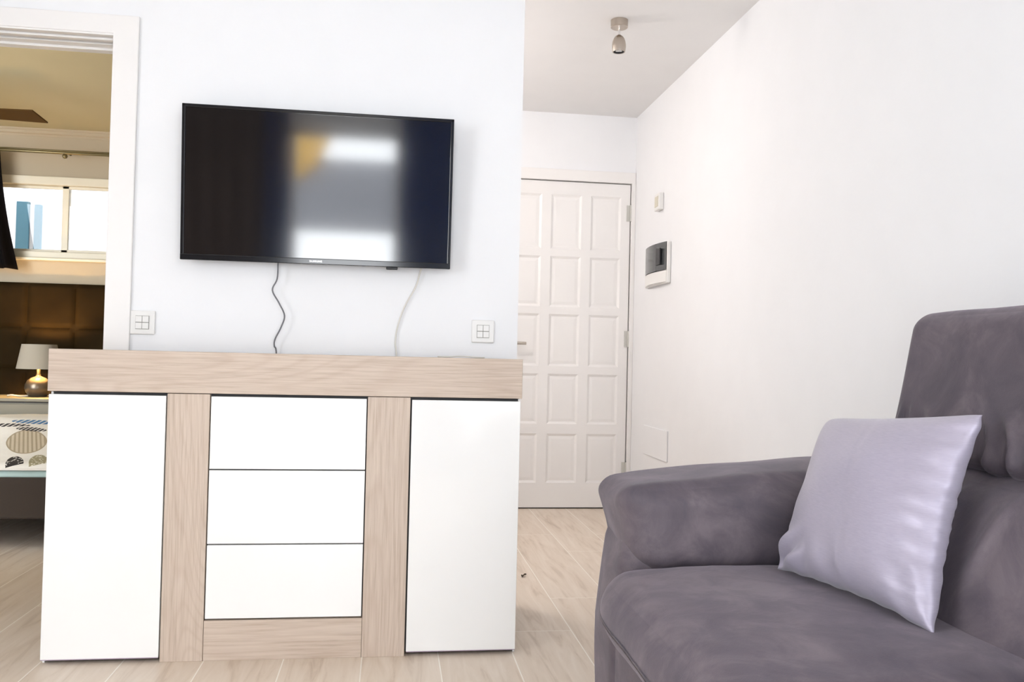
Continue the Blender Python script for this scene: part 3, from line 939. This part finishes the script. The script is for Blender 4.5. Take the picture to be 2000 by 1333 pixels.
# curtain rod and curtain
cr = empty('curtain_rod', (-2.5, 6.38, 2.28))
tag(cr, 'bronze double curtain rod across the bedroom wall above the window', 'curtain rod')
MB().tube([(-3.7, 6.37, 2.272), (-1.2, 6.37, 2.272)], .010, 12, sub=1).build('rod', BRASS, cr, True)
MB().tube([(-3.7, 6.42, 2.296), (-1.2, 6.42, 2.296)], .006, 12, sub=1).build('rod', BRASS, cr, True)
for x in (-3.6, -2.27, -1.25):
    MB().tube([(x, BYB - .001, 2.285), (x, 6.42, 2.285), (x, 6.37, 2.262), (x + .02, 6.32, 2.243)], .006, 8, sub=3).build('bracket', BRASS, cr, True)
    MB().lathe([(0, -.018), (.012, -.013), (.018, 0), (.012, .013), (0, .018)], (x + .028, 6.31, 2.236), 16).build('finial', BRASS, cr, True)
def curtain():
    bm = bmesh.new(); nx, nz_ = 90, 24; g = {}
    for j in range(nz_ + 1):
        t = j / nz_
        z = 2.262 - .815 * t
        xr = -2.675 + .035 * t + .10 * t ** 1.6
        xl = -3.35
        for i in range(nx + 1):
            s = i / nx
            x = xl + (xr - xl) * s
            y = 6.335 + (.016 + .018 * t) * math.sin(s * 52 + .6 * math.sin(t * 3)) 
            for k in (0, 1):
                g[k, i, j] = bm.verts.new((x, y + .004 * k, z + .01 * math.sin(s * 9)*t))
    for k in (0, 1):
        for i in range(nx):
            for j in range(nz_):
                bm.faces.new((g[k, i, j], g[k, i + 1, j], g[k, i + 1, j + 1], g[k, i, j + 1]))
    for j in range(nz_):
        for i in (0, nx): bm.faces.new((g[0, i, j], g[0, i, j + 1], g[1, i, j + 1], g[1, i, j]))
    for i in range(nx):
        for j in (0, nz_): bm.faces.new((g[0, i, j], g[0, i + 1, j], g[1, i + 1, j], g[1, i, j]))
    bmesh.ops.recalc_face_normals(bm, faces=bm.faces)
    me = bpy.data.meshes.new('curtain'); bm.to_mesh(me); bm.free()
    return tag(link('curtain', me, CURT, None, True), 'short dark curtain hanging from the rod at the left of the bedroom window', 'curtain')
curtain()

# ceiling fan
fx, fyy = -2.66, 5.30
cf = empty('ceiling_fan', (fx, fyy, ZC))
tag(cf, 'ceiling fan with dark wooden blades in the bedroom', 'fan')
shade_auto(MB().lathe([(0, -.0005), (.06, -.0005), (.05, -.03), (0, -.03)], (fx, fyy, ZC), 24).build('canopy', STEEL, cf))
shade_auto(MB().lathe([(0, -.028), (.011, -.028), (.011, -.15), (0, -.15)], (fx, fyy, ZC), 16).build('down_rod', STEEL, cf))
shade_auto(MB().lathe([(0, -.13), (.05, -.135), (.10, -.16), (.105, -.22), (.07, -.245), (0, -.245)], (fx, fyy, ZC), 32).build('motor', STEEL, cf), 50)
bl = MB().lathe([(0, -.243), (.10, -.246), (.12, -.27), (.10, -.31), (.05, -.34), (0, -.35)], (fx, fyy, ZC), 32).build('fan_lamp', FANGL, cf, True)
for k in range(4):
    mb = MB()
    poly = [(.09, -.03), (.20, -.062), (.62, -.085), (.645, .085), (.20, .062), (.09, .03)]
    mb.prism(poly, 'Z', -.004, .004)
    rt = Matrix.Translation((fx, fyy, 2.250)) @ Matrix.Rotation(math.radians(1 + 90 * k), 4, 'Z') @ Matrix.Rotation(math.radians(-8), 4, 'X')
    for v in mb.bm.verts: v.co = rt @ v.co
    mb.build('blade', BLADE, cf)
fl_ = bpy.data.lights.new('fan_glow', 'POINT'); fl_.energy = 1.6; fl_.color = (1, .74, .42); fl_.shadow_soft_size = .1
fo = bpy.data.objects.new('fan_glow', fl_); fo.location = (fx, fyy, ZC - .42); COL.objects.link(fo)

def side_curtain(xa, xb, mat, label):
    bm = bmesh.new(); nx = 80; g = {}
    for i in range(nx + 1):
        s = i / nx; x = xa + (xb - xa) * s; y = YN + .06 + .022 * math.sin(s * 55)
        for k in (0, 1):
            for j, z in enumerate((.02, ZC - .08)):
                g[k, i, j] = bm.verts.new((x, y + .004 * k, z))
    for i in range(nx):
        for k in (0, 1): bm.faces.new((g[k, i, 0], g[k, i + 1, 0], g[k, i + 1, 1], g[k, i, 1]))
        for j in (0, 1): bm.faces.new((g[0, i, j], g[0, i + 1, j], g[1, i + 1, j], g[1, i, j]))
    bmesh.ops.recalc_face_normals(bm, faces=bm.faces)
    me = bpy.data.meshes.new('floor_curtain'); bm.to_mesh(me); bm.free()
    tag(link('floor_curtain', me, mat, None, True), label, 'curtain')
side_curtain(-2.5, -1.06, plain('brown_curtain', (.06, .038, .03), .95), 'brown floor length curtain left of the balcony door behind the viewer')
NAVY = plain('navy_curtain', (.004, .06, .26), .95, spec=.05)
side_curtain(-1.05, BX0, NAVY, 'narrow navy floor length curtain left of the balcony door behind the viewer')
side_curtain(BX1, .62, NAVY, 'navy floor length curtain right of the balcony door behind the viewer')

kx, ky = -.35, 4.25  # unseen lamp, guessed from a warm floor patch, added to brighten the hall
kl = empty('added_recess_lamp', (kx, ky, ZC))
tag(kl, 'unseen round ceiling lamp added in the recess behind the television wall', 'ceiling light')
MB().lathe([(0, -.0005), (.17, -.0005), (.17, -.03), (0, -.03)], (kx, ky, ZC), 32).build('lamp_base', STEEL, kl)
MB().lathe([(0, -.03), (.16, -.03), (.15, -.07), (.10, -.09), (0, -.10)], (kx, ky, ZC), 32).build('lamp_glass', mat_bulb('added_lamp_glass', (1, .88, .74), 3), kl, True)
ka = bpy.data.lights.new('added_hall_fill', 'POINT'); ka.energy = 32; ka.color = (1, .93, .88); ka.shadow_soft_size = .16  # fill light of the added lamp, tuned for hall brightness
ko = bpy.data.objects.new('added_hall_fill', ka); ko.location = (kx, ky, ZC - .28); COL.objects.link(ko)

# little dry leaf on the floor
lf = bmesh.new()
vs = [lf.verts.new(p) for p in ((.574, 3.640, .001), (.583, 3.650, .006), (.590, 3.668, .009), (.580, 3.664, .003), (.572, 3.655, .007), (.598, 3.676, .004))]
lf.faces.new((vs[0], vs[1], vs[3], vs[4])); lf.faces.new((vs[1], vs[2], vs[3])); lf.faces.new((vs[2], vs[5], vs[3]))
r = bmesh.ops.extrude_face_region(lf, geom=lf.faces[:])
for e in r['geom']:
    if isinstance(e, bmesh.types.BMVert): e.co.z += .003
me = bpy.data.meshes.new('dry_leaf'); lf.to_mesh(me); lf.free()
tag(link('dry_leaf', me, DEBRIS), 'tiny dark scrap of leaf on the floor tiles right of the sideboard', 'leaf')

# ------------------------------------------------------------------ outside
# sunshade and cloth on the balcony, seen in the television
aw = MB().box(-1.9, 1.6, -2.53, -2.50, 1.33, 2.03, .004).build('balcony_sunshade', AWN)
tag(aw, 'grey cloth sunshade hung across the balcony, mirrored in the television', 'awning')
for x in (-1.88, 1.58):
    MB().box(x - .02, x + .02, -2.56, -2.53, -.1, 2.2, .003).build('post', STEEL, aw)
tw = bmesh.new(); g = {}
for i in range(15):
    for j in range(9):
        s = i / 14; t = j / 8
        g[i, j] = tw.verts.new((-.93 + .38 * s * (1 - .45 * t), -2.47 + .02 * math.sin(s * 18), 2.34 - .55 * t * (1 - .35 * s)))
for i in range(14):
    for j in range(8): tw.faces.new((g[i, j], g[i + 1, j], g[i + 1, j + 1], g[i, j + 1]))
me = bpy.data.meshes.new('amber_cloth'); tw.to_mesh(me); tw.free()
o = link('hanging_cloth', me, AMBER, None, True)
sm = o.modifiers.new('thick', 'SOLIDIFY'); sm.thickness = .004
tag(o, 'amber cloth hanging over the balcony sunshade', 'cloth')
S('balcony_floor', MB().box(-2.7, 1.7, -2.7, YN - .16, -.1, -.01), OUTW)
ow = MB().box(-4.3, -.4, 7.53, 7.65, -.1, 3.2).build('light_well_wall', OUTW); ow['kind'] = 'structure'
# blue shutters across the light well behind the bedroom
bs_ = MB().box(-3.022, -2.925, 7.5, 7.53, 1.4, 2.10, .004).build('blue_shutter', BLUE)
tag(bs_, 'wider blue shutter outside the bedroom window', 'shutter', 'blue shutters outside')
bs2 = MB().box(-2.885, -2.83, 7.5, 7.53, 1.4, 2.08, .004).build('blue_shutter', BLUE)
tag(bs2, 'narrower blue shutter outside the bedroom window', 'shutter', 'blue shutters outside')
